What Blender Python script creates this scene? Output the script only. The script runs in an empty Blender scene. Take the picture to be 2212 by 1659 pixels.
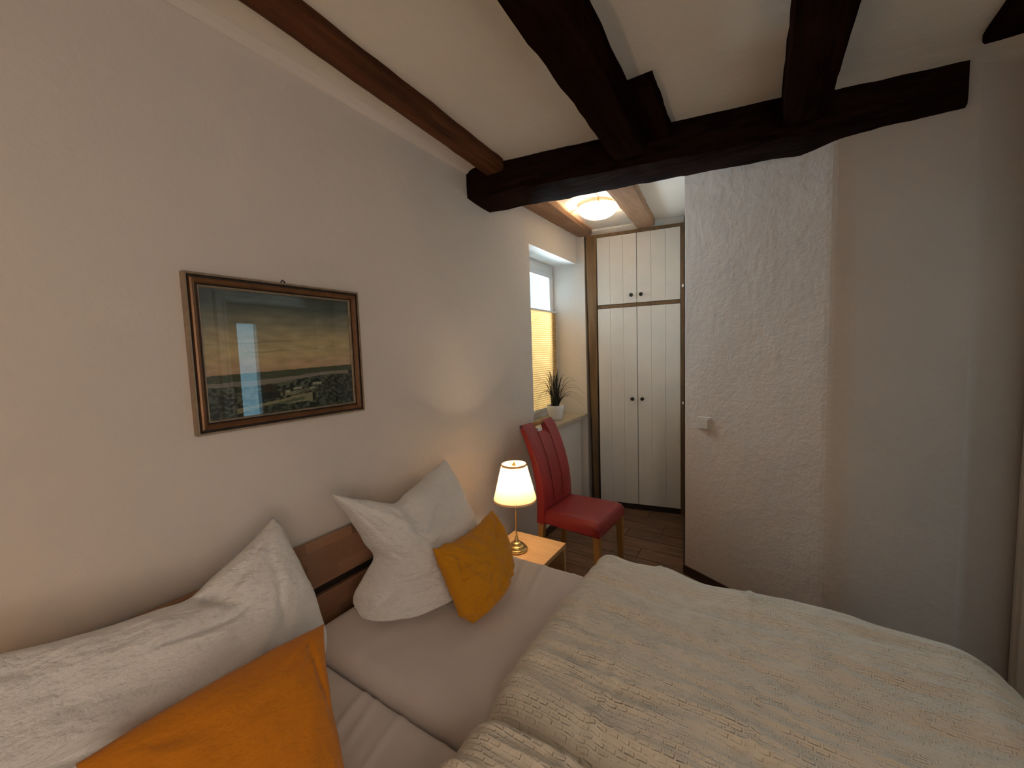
import bpy, bmesh, math, random
from mathutils import Vector, Matrix, noise
random.seed(7)
PI = math.pi
SC = bpy.context.scene
COL = SC.collection

# ------------------------------------------------------------------ camera, sky, daylight, exposure
def cam_axes(yaw, pitch, roll):
    f = Vector((-math.sin(yaw)*math.cos(pitch), math.cos(yaw)*math.cos(pitch), -math.sin(pitch)))
    r = Vector((math.cos(yaw), math.sin(yaw), 0)); u = r.cross(f)
    c, s = math.cos(roll), math.sin(roll)
    return c*r+s*u, -s*r+c*u, f
cr, cu, cf = cam_axes(math.radians(32.584), math.radians(4.290), math.radians(-1.920))
cd = bpy.data.cameras.new('camera'); cam = bpy.data.objects.new('camera', cd); COL.objects.link(cam)
cam.matrix_world = Matrix(((cr.x, cu.x, -cf.x, 0), (cr.y, cu.y, -cf.y, 0), (cr.z, cu.z, -cf.z, 1.5), (0, 0, 0, 1)))
cd.sensor_width = 36; cd.lens = 36*859.93/2212; cd.clip_start = 0.01
SC.camera = cam

w = bpy.data.worlds.new('sky'); SC.world = w; w.use_nodes = True
bg = w.node_tree.nodes['Background']; bg.inputs[0].default_value = (0.50, 0.84, 1.0, 1); bg.inputs[1].default_value = 1.5

def area(name, loc, direction, sx, sy, power, color):
    l = bpy.data.lights.new(name, 'AREA'); l.shape = 'RECTANGLE'; l.size = sx; l.size_y = sy
    l.energy = power; l.color = color
    o = bpy.data.objects.new(name, l); COL.objects.link(o); o.location = loc
    o.rotation_euler = Vector(direction).to_track_quat('-Z', 'Y').to_euler()
    return o
# daylight falling through the alcove window
area('alcove_daylight', (-2.45, 3.62, 2.1), (1, -0.38, -0.28), 1.0, 1.2, 140, (0.84, 0.92, 1.0))
hl = bpy.data.lights.new('hall_fill_light', 'POINT'); hl.energy = 0.6; hl.color = (1.0, 0.80, 0.60); hl.shadow_soft_size = 0.15  # added fill for the hall and doorway; no lamp fixture hangs there
ho = bpy.data.objects.new('hall_fill_light', hl); COL.objects.link(ho); ho.location = (1.42, 1.98, 2.25)
area('bedroom_fill', (0.885, -0.55, 1.5), (-1, 0.0, -0.05), 0.9, 1.15, 9.5, (1.0, 0.80, 0.65))  # added warm fill just inside the closed blind, not light from outdoors

SC.view_settings.view_transform = 'Standard'; SC.view_settings.look = 'None'
SC.view_settings.gamma = 1; SC.view_settings.use_curve_mapping = False
SC.view_settings.exposure = 0.72
LAMP_W = 14.0
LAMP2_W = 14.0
CEIL_W = 110.0

# ------------------------------------------------------------------ materials
class NT:
    def __init__(s, name):
        s.m = bpy.data.materials.new(name); s.m.use_nodes = True; s.t = s.m.node_tree
        s.b = s.t.nodes['Principled BSDF']; s.out = s.t.nodes['Material Output']
    def n(s, typ, **kw):
        x = s.t.nodes.new(typ)
        for k, v in kw.items():
            if k in x.inputs: x.inputs[k].default_value = v
            else: setattr(x, k, v)
        return x
    def l(s, a, b): s.t.links.new(a, b)
    def coords(s, scale=(1, 1, 1), kind='Object', rot=(0, 0, 0)):
        tc = s.n('ShaderNodeTexCoord'); mp = s.n('ShaderNodeMapping')
        mp.inputs['Scale'].default_value = scale; mp.inputs['Rotation'].default_value = rot
        s.l(tc.outputs[kind], mp.inputs[0]); return mp.outputs[0]
    def noise(s, vec, scale, detail=4, rough=0.55):
        x = s.n('ShaderNodeTexNoise'); x.inputs['Scale'].default_value = scale
        x.inputs['Detail'].default_value = detail; x.inputs['Roughness'].default_value = rough
        s.l(vec, x.inputs['Vector']); return x.outputs['Fac']
    def ramp(s, fac, stops):
        r = s.n('ShaderNodeValToRGB'); e = r.color_ramp.elements
        while len(e) < len(stops): e.new(0.5)
        for i, (p, c) in enumerate(stops): e[i].position = p; e[i].color = (*c, 1)
        s.l(fac, r.inputs[0]); return r.outputs[0]
    def math(s, op, a, b=None):
        x = s.n('ShaderNodeMath'); x.operation = op
        for i, v in enumerate((a, b)):
            if v is None: continue
            if isinstance(v, (int, float)): x.inputs[i].default_value = v
            else: s.l(v, x.inputs[i])
        return x.outputs[0]
    def bump(s, h, strength, dist, prev=None):
        x = s.n('ShaderNodeBump'); x.inputs['Strength'].default_value = strength; x.inputs['Distance'].default_value = dist
        s.l(h, x.inputs['Height'])
        if prev: s.l(prev, x.inputs['Normal'])
        return x.outputs[0]
    def mix(s, fac, a, b, blend='MIX'):
        x = s.n('ShaderNodeMix'); x.data_type = 'RGBA'; x.blend_type = blend
        for i, v in ((0, fac), (6, a), (7, b)):
            if isinstance(v, (int, float)): x.inputs[i].default_value = v
            elif isinstance(v, tuple): x.inputs[i].default_value = (*v, 1)
            else: s.l(v, x.inputs[i])
        return x.outputs[2]

def plain(name, col, rough=0.5, metal=0.0, var=0.08, vscale=6, bump=0.0, bscale=60, bd=0.002, spec=None, emit=None):
    t = NT(name); v = t.coords()
    f = t.noise(v, vscale)
    c1 = tuple(x*(1-var) for x in col); c2 = tuple(min(1, x*(1+var)) for x in col)
    t.l(t.ramp(f, [(0.3, c1), (0.7, c2)]), t.b.inputs['Base Color'])
    t.b.inputs['Roughness'].default_value = rough; t.b.inputs['Metallic'].default_value = metal
    if spec is not None: t.b.inputs['Specular IOR Level'].default_value = spec
    if bump: t.l(t.bump(t.noise(v, bscale), bump, bd), t.b.inputs['Normal'])
    if emit: t.b.inputs['Emission Color'].default_value = (*emit[0], 1); t.b.inputs['Emission Strength'].default_value = emit[1]
    return t.m

def plaster(name, col):
    t = NT(name); v = t.coords()
    big = t.noise(v, 1.3, 3); c = t.ramp(big, [(0.3, tuple(x*0.93 for x in col)), (0.7, col)])
    t.l(c, t.b.inputs['Base Color']); t.b.inputs['Roughness'].default_value = 0.92
    t.b.inputs['Specular IOR Level'].default_value = 0.15
    n1 = t.bump(t.noise(v, 2.2, 3), 0.3, 0.035)
    n2 = t.bump(t.noise(v, 28, 5, 0.6), 0.5, 0.006, n1)
    n3 = t.bump(t.noise(v, 170, 3, 0.6), 0.25, 0.002, n2)
    t.l(n3, t.b.inputs['Normal']); return t.m

def wood(name, dark, light, along='Y', rough=0.55, gs=1.0, bump=0.4, spec=0.4):
    t = NT(name); sc = {'X': (1.2, 14, 14), 'Y': (14, 1.2, 14), 'Z': (14, 14, 1.2)}[along]
    v = t.coords(tuple(x*gs for x in sc))
    f = t.noise(v, 2.2, 6, 0.65); g = t.noise(t.coords(), 3.5, 3)
    h = t.math('ADD', t.math('MULTIPLY', f, 0.75), t.math('MULTIPLY', g, 0.25))
    mid = tuple((a+b)/2 for a, b in zip(dark, light))
    t.l(t.ramp(h, [(0.32, dark), (0.5, mid), (0.68, light)]), t.b.inputs['Base Color'])
    t.b.inputs['Roughness'].default_value = rough; t.b.inputs['Specular IOR Level'].default_value = spec
    t.l(t.bump(f, bump, 0.004), t.b.inputs['Normal']); return t.m

def staves(name, base, axes):
    """laminated wood: short blocks of differing tone"""
    t = NT(name); sp = t.n('ShaderNodeSeparateXYZ'); cb = t.n('ShaderNodeCombineXYZ'); t.l(t.coords(), sp.inputs[0])
    t.l(sp.outputs[axes[0]], cb.inputs[0]); t.l(sp.outputs[axes[1]], cb.inputs[1]); v = cb.outputs[0]
    br = t.n('ShaderNodeTexBrick'); t.l(v, br.inputs['Vector'])
    br.inputs['Scale'].default_value = 1.0; br.inputs['Mortar Size'].default_value = 0.0004
    br.inputs['Brick Width'].default_value = 0.20; br.inputs['Row Height'].default_value = 0.045
    br.offset = 0.37
    br.inputs['Color1'].default_value = (*tuple(x*0.60 for x in base), 1); br.inputs['Color2'].default_value = (*tuple(min(1, x*1.45) for x in base), 1)
    br.inputs['Mortar'].default_value = (*tuple(x*0.5 for x in base), 1)
    g = t.noise(t.coords((30, 3, 30)), 2.0, 5)
    t.l(t.mix(0.35, br.outputs['Color'], t.ramp(g, [(0.3, tuple(x*0.8 for x in base)), (0.7, tuple(min(1, x*1.15) for x in base))])), t.b.inputs['Base Color'])
    t.b.inputs['Roughness'].default_value = 0.45; return t.m

def cloth(name, col, kind, sheen=0.3, rough=0.9):
    t = NT(name); v = t.coords()
    f = t.noise(v, 5, 3)
    t.l(t.ramp(f, [(0.3, tuple(x*0.94 for x in col)), (0.7, col)]), t.b.inputs['Base Color'])
    t.b.inputs['Roughness'].default_value = rough; t.b.inputs['Specular IOR Level'].default_value = 0.15
    t.b.inputs['Sheen Weight'].default_value = sheen
    if kind == 'seersucker':           # rows of little sunken rectangles
        wv = t.n('ShaderNodeTexNoise'); wv.inputs['Scale'].default_value = 9; t.l(v, wv.inputs['Vector'])
        add = t.n('ShaderNodeVectorMath'); add.operation = 'MULTIPLY_ADD'
        t.l(wv.outputs['Color'], add.inputs[0]); add.inputs[1].default_value = (0.012,)*3; t.l(v, add.inputs[2])
        br = t.n('ShaderNodeTexBrick'); t.l(add.outputs[0], br.inputs['Vector'])
        br.inputs['Scale'].default_value = 1; br.inputs['Brick Width'].default_value = 0.027; br.inputs['Row Height'].default_value = 0.0125
        br.inputs['Mortar Size'].default_value = 0.0040; br.inputs['Mortar Smooth'].default_value = 0.6
        dm = t.math('MULTIPLY', t.math('SUBTRACT', 1.0, br.outputs['Fac']), t.ramp(t.noise(v, 22, 2), [(0.35, (0.15,)*3), (0.62, (1, 1, 1))]))
        n1 = t.bump(t.math('MULTIPLY', dm, -1.0), 0.9, 0.0040)
        n2 = t.bump(t.noise(t.coords((1, 5, 1)), 60, 3), 0.35, 0.003, n1)
        n3 = t.bump(t.noise(t.coords((1, 4, 1)), 13, 3, 0.5), 0.5, 0.010, n2)
        t.l(n3, t.b.inputs['Normal'])
    elif kind == 'crinkle':
        n1 = t.bump(t.noise(t.coords((1, 1, 2.4)), 42, 4, 0.6), 0.85, 0.012)
        n2 = t.bump(t.noise(v, 140, 3), 0.3, 0.002, n1); t.l(n2, t.b.inputs['Normal'])
    elif kind == 'waffle':
        n1 = t.bump(t.noise(t.coords((1.0, 1, 2.2)), 95, 3, 0.6), 0.6, 0.004)
        n2 = t.bump(t.noise(v, 200, 3), 0.3, 0.002, n1); t.l(n2, t.b.inputs['Normal'])
    elif kind == 'sheet':
        t.l(t.bump(t.noise(v, 12, 3), 0.2, 0.006), t.b.inputs['Normal'])
    return t.m

M = {}
M['plaster'] = plaster('white_rough_plaster', (0.74, 0.685, 0.635))
M['ceiling'] = plaster('ceiling_plaster', (0.76, 0.71, 0.64))
M['beam_black'] = wood('blackened_oak', (0.004, 0.002, 0.0015), (0.020, 0.008, 0.005), 'Y', 0.95, 1, 0.6, 0.0)
M['beam_blackX'] = wood('blackened_oak_cross', (0.004, 0.002, 0.0015), (0.026, 0.011, 0.007), 'X', 0.9, 1, 0.8, 0.04)
M['beam_brown'] = wood('brown_oak', (0.030, 0.009, 0.004), (0.15, 0.055, 0.020), 'Y', 0.7, 0.6, 0.5, 0.15)
M['beam_light'] = wood('light_oak_beam', (0.17, 0.085, 0.045), (0.42, 0.25, 0.15), 'Y', 0.6, 0.6, 0.5, 0.3)
M['floor_a'] = wood('floor_vinyl_wood', (0.075, 0.036, 0.020), (0.30, 0.165, 0.095), 'X', 0.42, 1.3, 0.15)
M['floor_b'] = wood('floor_vinyl_wood_dark', (0.055, 0.026, 0.015), (0.24, 0.130, 0.074), 'X', 0.42, 1.1, 0.15)
M['floor_c'] = wood('floor_vinyl_wood_light', (0.095, 0.048, 0.028), (0.34, 0.19, 0.11), 'X', 0.42, 1.6, 0.15)
M['joint'] = plain('floor_joint', (0.012, 0.007, 0.005), 0.8)
M['dark_trim'] = wood('dark_skirting', (0.020, 0.010, 0.007), (0.055, 0.030, 0.020), 'X', 0.5)
M['frame_brown'] = wood('wardrobe_frame_brown', (0.075, 0.045, 0.020), (0.20, 0.125, 0.062), 'Z', 0.55, 0.7, 0.3)
M['frame_dark'] = plain('wardrobe_shadow_gap', (0.012, 0.008, 0.006), 0.7)
M['white_board'] = plain('white_painted_board', (0.74, 0.73, 0.70), 0.45, var=0.03, bump=0.1, bscale=200, bd=0.0006)
M['white_gloss'] = plain('white_lacquer', (0.78, 0.78, 0.78), 0.3, var=0.02)
M['black_knob'] = plain('black_knob', (0.012, 0.010, 0.010), 0.25)
M['sill'] = plain('beige_stone_sill', (0.47, 0.38, 0.27), 0.35, var=0.12, vscale=14)
M['leather'] = plain('red_leather', (0.29, 0.022, 0.026), 0.40, var=0.10, vscale=9, bump=0.25, bscale=220, bd=0.0008)
M['leather_dark'] = plain('stitch_groove', (0.10, 0.012, 0.015), 0.6)
M['oak_leg'] = wood('oak_leg', (0.30, 0.14, 0.035), (0.48, 0.25, 0.08), 'Z', 0.45, 1, 0.2)
M['steel'] = plain('brushed_steel', (0.75, 0.75, 0.75), 0.28, 1.0, var=0.03)
M['brass'] = plain('aged_brass', (0.62, 0.42, 0.16), 0.30, 1.0, var=0.12, vscale=12)
M['table'] = wood('light_beech', (0.52, 0.29, 0.12), (0.74, 0.47, 0.23), 'X', 0.4, 0.8, 0.15)
M['head'] = staves('laminated_beech', (0.27, 0.145, 0.085), (1, 2))
M['bedframe'] = staves('laminated_beech_frame', (0.30, 0.165, 0.095), (0, 2))
M['duvet'] = cloth('cream_seersucker', (0.80, 0.72, 0.59), 'seersucker')
M['pillow'] = cloth('white_crinkled_cotton', (0.86, 0.84, 0.81), 'crinkle')
M['orange'] = cloth('ochre_crinkled_cotton', (0.60, 0.205, 0.012), 'waffle', 0.15)
M['orange2'] = cloth('mustard_crinkled_cotton', (0.62, 0.260, 0.012), 'waffle', 0.15)
M['sheet'] = cloth('fitted_sheet', (0.74, 0.665, 0.625), 'sheet')
M['soil'] = plain('dark_soil', (0.02, 0.015, 0.01), 0.9)
M['pot'] = plain('white_glazed_pot', (0.80, 0.80, 0.80), 0.18, var=0.02)
M['leaf'] = plain('dark_grass_leaf', (0.012, 0.018, 0.008), 0.5, var=0.4, vscale=20)
M['plume'] = plain('pale_grass_plume', (0.62, 0.52, 0.36), 0.8)
M['switch'] = plain('aged_white_switch', (0.66, 0.62, 0.56), 0.3, var=0.02)
M['frame_gold'] = plain('bronze_gilt_moulding', (0.17, 0.080, 0.032), 0.36, 0.4, var=0.25, vscale=22)
M['frame_silver'] = plain('silvered_edge', (0.36, 0.27, 0.18), 0.35, 0.5, var=0.2, vscale=30)
M['frame_black'] = plain('black_moulding_groove', (0.016, 0.010, 0.008), 0.5)
M['cord'] = plain('pale_cord', (0.62, 0.55, 0.42), 0.5)
M['door_paint'] = plain('white_door_paint', (0.72, 0.69, 0.64), 0.4, var=0.03)

def glass(name, tint=(1, 1, 1), ior=1.5, gloss_rough=0.0):
    t = NT(name); t.t.nodes.remove(t.b)
    tr = t.n('ShaderNodeBsdfTransparent'); tr.inputs[0].default_value = (*tint, 1)
    gl = t.n('ShaderNodeBsdfGlossy'); gl.inputs['Roughness'].default_value = gloss_rough
    lw = t.n('ShaderNodeFresnel'); lw.inputs[0].default_value = ior
    ge = t.n('ShaderNodeNewGeometry'); fz = t.math('MULTIPLY', lw.outputs[0], t.math('SUBTRACT', 1.0, ge.outputs['Backfacing']))
    ms = t.n('ShaderNodeMixShader'); t.l(fz, ms.inputs[0]); t.l(tr.outputs[0], ms.inputs[1]); t.l(gl.outputs[0], ms.inputs[2])
    t.l(ms.outputs[0], t.out.inputs[0]); return t.m
M['pane'] = glass('window_glass', (0.92, 0.98, 1.0))
M['pic_glass'] = glass('picture_glass', (0.97, 0.98, 0.97), 1.9)

def translucent(name, col, tcol, fac, pleat=None):
    t = NT(name)
    t.b.inputs['Base Color'].default_value = (*col, 1); t.b.inputs['Roughness'].default_value = 0.9
    tl = t.n('ShaderNodeBsdfTranslucent'); tl.inputs[0].default_value = (*tcol, 1)
    if pleat:
        f = t.noise(t.coords(pleat), 1.0, 3); c = t.ramp(f, [(0.3, tuple(x*0.82 for x in tcol)), (0.7, tcol)])
        t.l(c, tl.inputs[0])
    ms = t.n('ShaderNodeMixShader'); ms.inputs[0].default_value = fac
    t.l(t.b.outputs[0], ms.inputs[1]); t.l(tl.outputs[0], ms.inputs[2]); t.l(ms.outputs[0], t.out.inputs[0]); return t.m
M['shade'] = translucent('pleated_cream_lampshade', (0.82, 0.68, 0.48), (0.86, 0.69, 0.45), 0.6, (60, 60, 4))
M['shade_rim'] = translucent('lampshade_band', (0.75, 0.62, 0.45), (0.8, 0.6, 0.4), 0.3)
M['blind'] = translucent('beige_pleated_blind', (0.66, 0.46, 0.20), (0.80, 0.50, 0.22), 0.14, (8, 8, 8))
M['bulb'] = plain('lit_bulb', (1, 0.9, 0.7), 0.4, emit=((1.0, 0.72, 0.36), 22))
M['dome'] = translucent('alabaster_glass_dome', (0.80, 0.74, 0.62), (0.96, 0.82, 0.56), 0.68, (14, 14, 14))

# ------------------------------------------------------------------ mesh helpers
def link(name, bm, mat=None, parent=None, smooth=False, **props):
    me = bpy.data.meshes.new(name); bmesh.ops.recalc_face_normals(bm, faces=bm.faces) if props.pop('recalc', True) else None
    bm.to_mesh(me); bm.free()
    if smooth:
        for p in me.polygons: p.use_smooth = True
    if mat is not None: me.materials.append(M[mat] if isinstance(mat, str) else mat)
    o = bpy.data.objects.new(name, me); COL.objects.link(o)
    if parent is not None: o.parent = parent
    for k, v in props.items(): o[k] = v
    return o
def bevel(o, wd, seg=2, ang=0.6):
    m = o.modifiers.new('bevel', 'BEVEL'); m.width = wd; m.segments = seg; m.limit_method = 'ANGLE'; m.angle_limit = ang; m.harden_normals = True
    for p in o.data.polygons: p.use_smooth = True
    return o
def thing(name, label, cat, loc=(0, 0, 0), rotz=0, group=None):
    o = bpy.data.objects.new(name, None); COL.objects.link(o); o.empty_display_size = 0.1
    o.location = loc; o.rotation_euler = (0, 0, rotz); o['label'] = label; o['category'] = cat
    if group: o['group'] = group
    return o
def tag(o, label, cat, group=None):
    o['label'] = label; o['category'] = cat
    if group: o['group'] = group
    return o
def box(bm, x0, x1, y0, y1, z0, z1):
    vs = [bm.verts.new(c) for c in ((x0, y0, z0), (x1, y0, z0), (x1, y1, z0), (x0, y1, z0), (x0, y0, z1), (x1, y0, z1), (x1, y1, z1), (x0, y1, z1))]
    for f in ((0, 3, 2, 1), (4, 5, 6, 7), (0, 1, 5, 4), (1, 2, 6, 5), (2, 3, 7, 6), (3, 0, 4, 7)):
        bm.faces.new([vs[i] for i in f])
    return vs
def hexa(bm, pts):
    """8 points: bottom ring then top ring"""
    vs = [bm.verts.new(c) for c in pts]
    for f in ((0, 3, 2, 1), (4, 5, 6, 7), (0, 1, 5, 4), (1, 2, 6, 5), (2, 3, 7, 6), (3, 0, 4, 7)):
        bm.faces.new([vs[i] for i in f])
def prism(bm, poly, z0, z1):
    a = [bm.verts.new((x, y, z0)) for x, y in poly]; b = [bm.verts.new((x, y, z1)) for x, y in poly]
    bm.faces.new(a[::-1]); bm.faces.new(b); n = len(poly)
    for i in range(n): bm.faces.new((a[i], a[(i+1) % n], b[(i+1) % n], b[i]))
def lathe(bm, prof, n=40, c=(0, 0), wob=None, cap0=False, cap1=False):
    rings = []
    for r, z in prof:
        ring = []
        for i in range(n):
            a = 2*PI*i/n; rr = r*(1+(wob(a, z) if wob else 0))
            ring.append(bm.verts.new((c[0]+rr*math.cos(a), c[1]+rr*math.sin(a), z)))
        rings.append(ring)
    for p, q in zip(rings, rings[1:]):
        for i in range(n): bm.faces.new((p[i], p[(i+1) % n], q[(i+1) % n], q[i]))
    if cap0: bm.faces.new(rings[0][::-1])
    if cap1: bm.faces.new(rings[-1])
def tube(bm, pts, rad, n=8):
    pts = [Vector(p) for p in pts]; rings = []
    for i, p in enumerate(pts):
        d = (pts[min(i+1, len(pts)-1)]-pts[max(i-1, 0)]).normalized()
        a = d.cross(Vector((0, 0, 1)));  a = a if a.length > 1e-3 else d.cross(Vector((1, 0, 0))); a.normalize(); b = d.cross(a)
        r = rad(i/(len(pts)-1)) if callable(rad) else rad
        rings.append([bm.verts.new(p+r*(math.cos(2*PI*k/n)*a+math.sin(2*PI*k/n)*b)) for k in range(n)])
    for p, q in zip(rings, rings[1:]):
        for k in range(n): bm.faces.new((p[k], p[(k+1) % n], q[(k+1) % n], q[k]))
    bm.faces.new(rings[0][::-1]); bm.faces.new(rings[-1])
def N3(x, y, z): return noise.noise(Vector((x, y, z)))

# ------------------------------------------------------------------ setting
XW = -1.511                     # face of the left wall
ZC = 2.60; ZA = 2.635           # ceilings of bedroom and alcove
A = (-0.439, 2.764); B = (0.291, 2.365); C = (0.70, 2.385); D = (0.90, 2.455)
XR = 0.90
def arc(P, Q, R, d, n=7):      # plaster corner worn round: quadratic from P side to R side
    P, Q, R = Vector(P), Vector(Q), Vector(R); a = Q+(P-Q).normalized()*d; b = Q+(R-Q).normalized()*d
    return [tuple(a*(1-t)**2+Q*2*t*(1-t)+b*t*t) for t in [i/n for i in range(n+1)]]
BARC = arc(A, (0.291, 2.359), C, 0.07)
WD = Vector((math.cos(math.radians(9.5)), math.sin(math.radians(9.5)), 0)); W0 = Vector((-0.616, 3.758, 0))
def struct(name, bm, mat, parent=None, **kw):
    o = link(name, bm, mat, parent, **kw)
    if parent is None: o['kind'] = 'structure'
    return o
bm = bmesh.new()
t = 0.36
box(bm, XW-t, XW, -1.75, 2.66, 0, 2.66)
hexa(bm, [(XW-t, 2.66, 2.35), (XW, 2.66, 2.322), (XW, 3.55, 2.322), (XW-t, 3.55, 2.35), (XW-t, 2.66, 2.66), (XW, 2.66, 2.66), (XW, 3.55, 2.66), (XW-t, 3.55, 2.66)])
box(bm, XW-t, XW, 2.66, 3.575, 0, 0.872)
hexa(bm, [(-1.80, 2.66, 0.872), (XW, 2.66, 0.872), (XW, 2.665, 0.872), (-1.80, 2.80, 0.872), (-1.80, 2.66, 2.36), (XW, 2.66, 2.33), (XW, 2.665, 2.33), (-1.80, 2.80, 2.36)])
box(bm, XW-t, -1.82, 2.66, 2.80, 0.872, 2.36)
wl = struct('wall_left', bm, 'plaster')
bm = bmesh.new()                # end wall: jamb of the window niche and the strip beside the wardrobe
prism(bm, [(-1.88, 3.56), (-1.78, 3.588), (-1.455, 3.612), (-1.455, 3.66), (-1.40, 4.4), (-1.88, 4.4)], 0, 2.66)
struct('wall_far_left', bm, 'plaster')
bm = bmesh.new(); p = W0+WD*0.03
prism(bm, [A]+BARC+[C, D, (XR, 2.6), (0.1, 3.2), (-0.2, 4.4), (-0.50, 4.4), (-0.585, 3.76)], 0, 2.66)
o = struct('wall_far_right', bm, 'plaster')
bm = bmesh.new()
prism(bm, [(-1.45, 4.30), (-0.45, 4.30), (-0.45, 4.4), (-1.45, 4.4)], 0, 2.66)
struct('wall_back', bm, 'plaster')
# right wall with a panelled door (seen only in the picture glass) and an added, unseen window
DY0, DY1, DZ = 1.50, 2.345, 2.02
XH = 1.95
bm = bmesh.new()
box(bm, XR, XR+0.12, DY1, 3.3, 0, 2.66); box(bm, XR, XR+0.12, DY0, DY1, DZ, 2.66); box(bm, XR, XR+0.12, -0.05, DY0, 0, 2.66); box(bm, XR, XR+0.12, -1.75, -1.05, 0, 2.66)
box(bm, XR, XR+0.12, -1.05, -0.05, 0, 0.88); box(bm, XR, XR+0.12, -1.05, -0.05, 2.1, 2.66)
struct('wall_right', bm, 'plaster')
HY0, HY1, HZ0, HZ1 = 1.96, 2.20, 0.35, 1.96      # hall window
bm = bmesh.new()
box(bm, XH, XH+0.15, 0.9, HY0, 0, 2.66); box(bm, XH, XH+0.15, HY1, 3.3, 0, 2.66)
box(bm, XH, XH+0.15, HY0, HY1, 0, HZ0); box(bm, XH, XH+0.15, HY0, HY1, HZ1, 2.66)
box(bm, XR+0.12, XH+0.15, 0.8, 0.9, 0, 2.66); box(bm, XR+0.12, XH+0.15, 3.2, 3.3, 0, 2.66)
struct('wall_hall', bm, 'plaster')
bm = bmesh.new(); box(bm, XR+0.1, XH+0.15, 0.8, 3.3, -0.06, -0.001); struct('floor_hall', bm, 'floor_b')
bm = bmesh.new(); box(bm, XR+0.1, XH+0.15, 0.8, 3.3, ZC, ZC+0.1); struct('ceiling_hall', bm, 'ceiling')
bm = bmesh.new(); box(bm, XW-0.1, XR+0.2, -1.85, -1.60, 0, 2.66)
struct('wall_rear', bm, 'plaster')
bm = bmesh.new()                # ceiling: bedroom part, alcove part and coved run on the right
box(bm, XW-0.3, XR+0.2, -1.85, 2.25, ZC, ZC+0.1)
hexa(bm, [(XW-0.3, 2.0, ZA), (XR+0.2, 2.0, ZA), (XR+0.2, 4.4, ZA), (XW-0.3, 4.4, ZA), (XW-0.3, 2.0, ZA+0.06), (XR+0.2, 2.0, ZA+0.06), (XR+0.2, 4.4, ZA+0.06), (XW-0.3, 4.4, ZA+0.06)])
box(bm, 0.12, XR+0.2, 2.2, 2.7, ZC, ZC+0.1)
struct('ceiling', bm, 'ceiling')
bm = bmesh.new()                # cove between ceiling and end wall, right of the third beam
prof = [(2.12, ZC+0.001), (2.20, ZC-0.006), (2.28, ZC-0.022), (2.34, ZC-0.05), (2.37, ZC-0.085), (2.385, ZC-0.14), (2.45, ZC-0.14), (2.45, ZC+0.02), (2.12, ZC+0.02)]
a = [bm.verts.new((0.235, y, z)) for y, z in prof]; b = [bm.verts.new((XR+0.02, y+0.12, z)) for y, z in prof]
for i in range(len(prof)): j = (i+1) % len(prof); bm.faces.new((a[i], a[j], b[j], b[i]))
bm.faces.new(a); bm.faces.new(b[::-1])
struct('trim_1', bm, 'ceiling', smooth=False)
bm = bmesh.new()                # cove between left wall and ceiling
prof = [(XW-0.01, ZC-0.03), (XW+0.008, ZC-0.028), (XW+0.022, ZC-0.014), (XW+0.04, ZC-0.004), (XW+0.07, ZC+0.001), (XW+0.07, ZC+0.02), (XW-0.01, ZC+0.02)]
a = [bm.verts.new((x, -1.6, z)) for x, z in prof]; b = [bm.verts.new((x, 1.95, z)) for x, z in prof]
for i in range(len(prof)): j = (i+1) % len(prof); bm.faces.new((a[i], a[j], b[j], b[i]))
bm.faces.new(a); bm.faces.new(b[::-1])
struct('trim_2', bm, 'plaster')

# floor: planks laid across the room, each one a piece
bm = bmesh.new(); box(bm, XW-0.1, XR+0.1, -1.7, 4.35, -0.06, -0.006)
floor = struct('floor', bm, 'joint')
PWY, PLX = 0.152, 0.92
row = 0; y = -1.60
plank_meshes = {}
def plank_mesh(L, mat):
    k = (round(L, 3), mat)
    if k not in plank_meshes:
        bm = bmesh.new(); e = 0.0018; x0, x1, y0, y1 = e, L-e, e, PWY-e
        hexa(bm, [(x0, y0, -0.006), (x1, y0, -0.006), (x1, y1, -0.006), (x0, y1, -0.006), (x0+e, y0+e, 0), (x1-e, y0+e, 0), (x1-e, y1-e, 0), (x0+e, y1-e, 0)])
        me = bpy.data.meshes.new('plank'); bmesh.ops.recalc_face_normals(bm, faces=bm.faces); bm.to_mesh(me); bm.free(); me.materials.append(M[mat]); plank_meshes[k] = me
    return plank_meshes[k]
while y < 4.3:
    x = XW; first = PLX*(0.25+0.75*((row*0.37) % 1.0))
    while x < XR-0.02:
        L = min(first if x == XW else PLX, XR-x); 
        o = bpy.data.objects.new('plank', plank_mesh(L, random.choice(['floor_a', 'floor_b', 'floor_c', 'floor_a'])))
        COL.objects.link(o); o.parent = floor; o.location = (x, y, 0); x += L
    y += PWY; row += 1

def skirting(name, p, q, h=0.055, d=0.014):
    p = Vector((*p, 0)); q = Vector((*q, 0)); u = (q-p).normalized(); n = Vector((u.y, -u.x, 0))*d
    bm = bmesh.new()
    hexa(bm, [p, q, q+n, p+n, p+Vector((0, 0, h)), q+Vector((0, 0, h)), q+n*0.7+Vector((0, 0, h)), p+n*0.7+Vector((0, 0, h))])
    struct(name, bm, 'dark_trim')
skirting('baseboard_diagonal', A, B); skirting('baseboard_far_right', B, C)
skirting('baseboard_alcove', (-0.587, 3.74), A)
bm = bmesh.new(); box(bm, XW, XW+0.014, -1.6, 3.575, 0, 0.055); struct('baseboard_left', bm, 'dark_trim')

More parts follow.
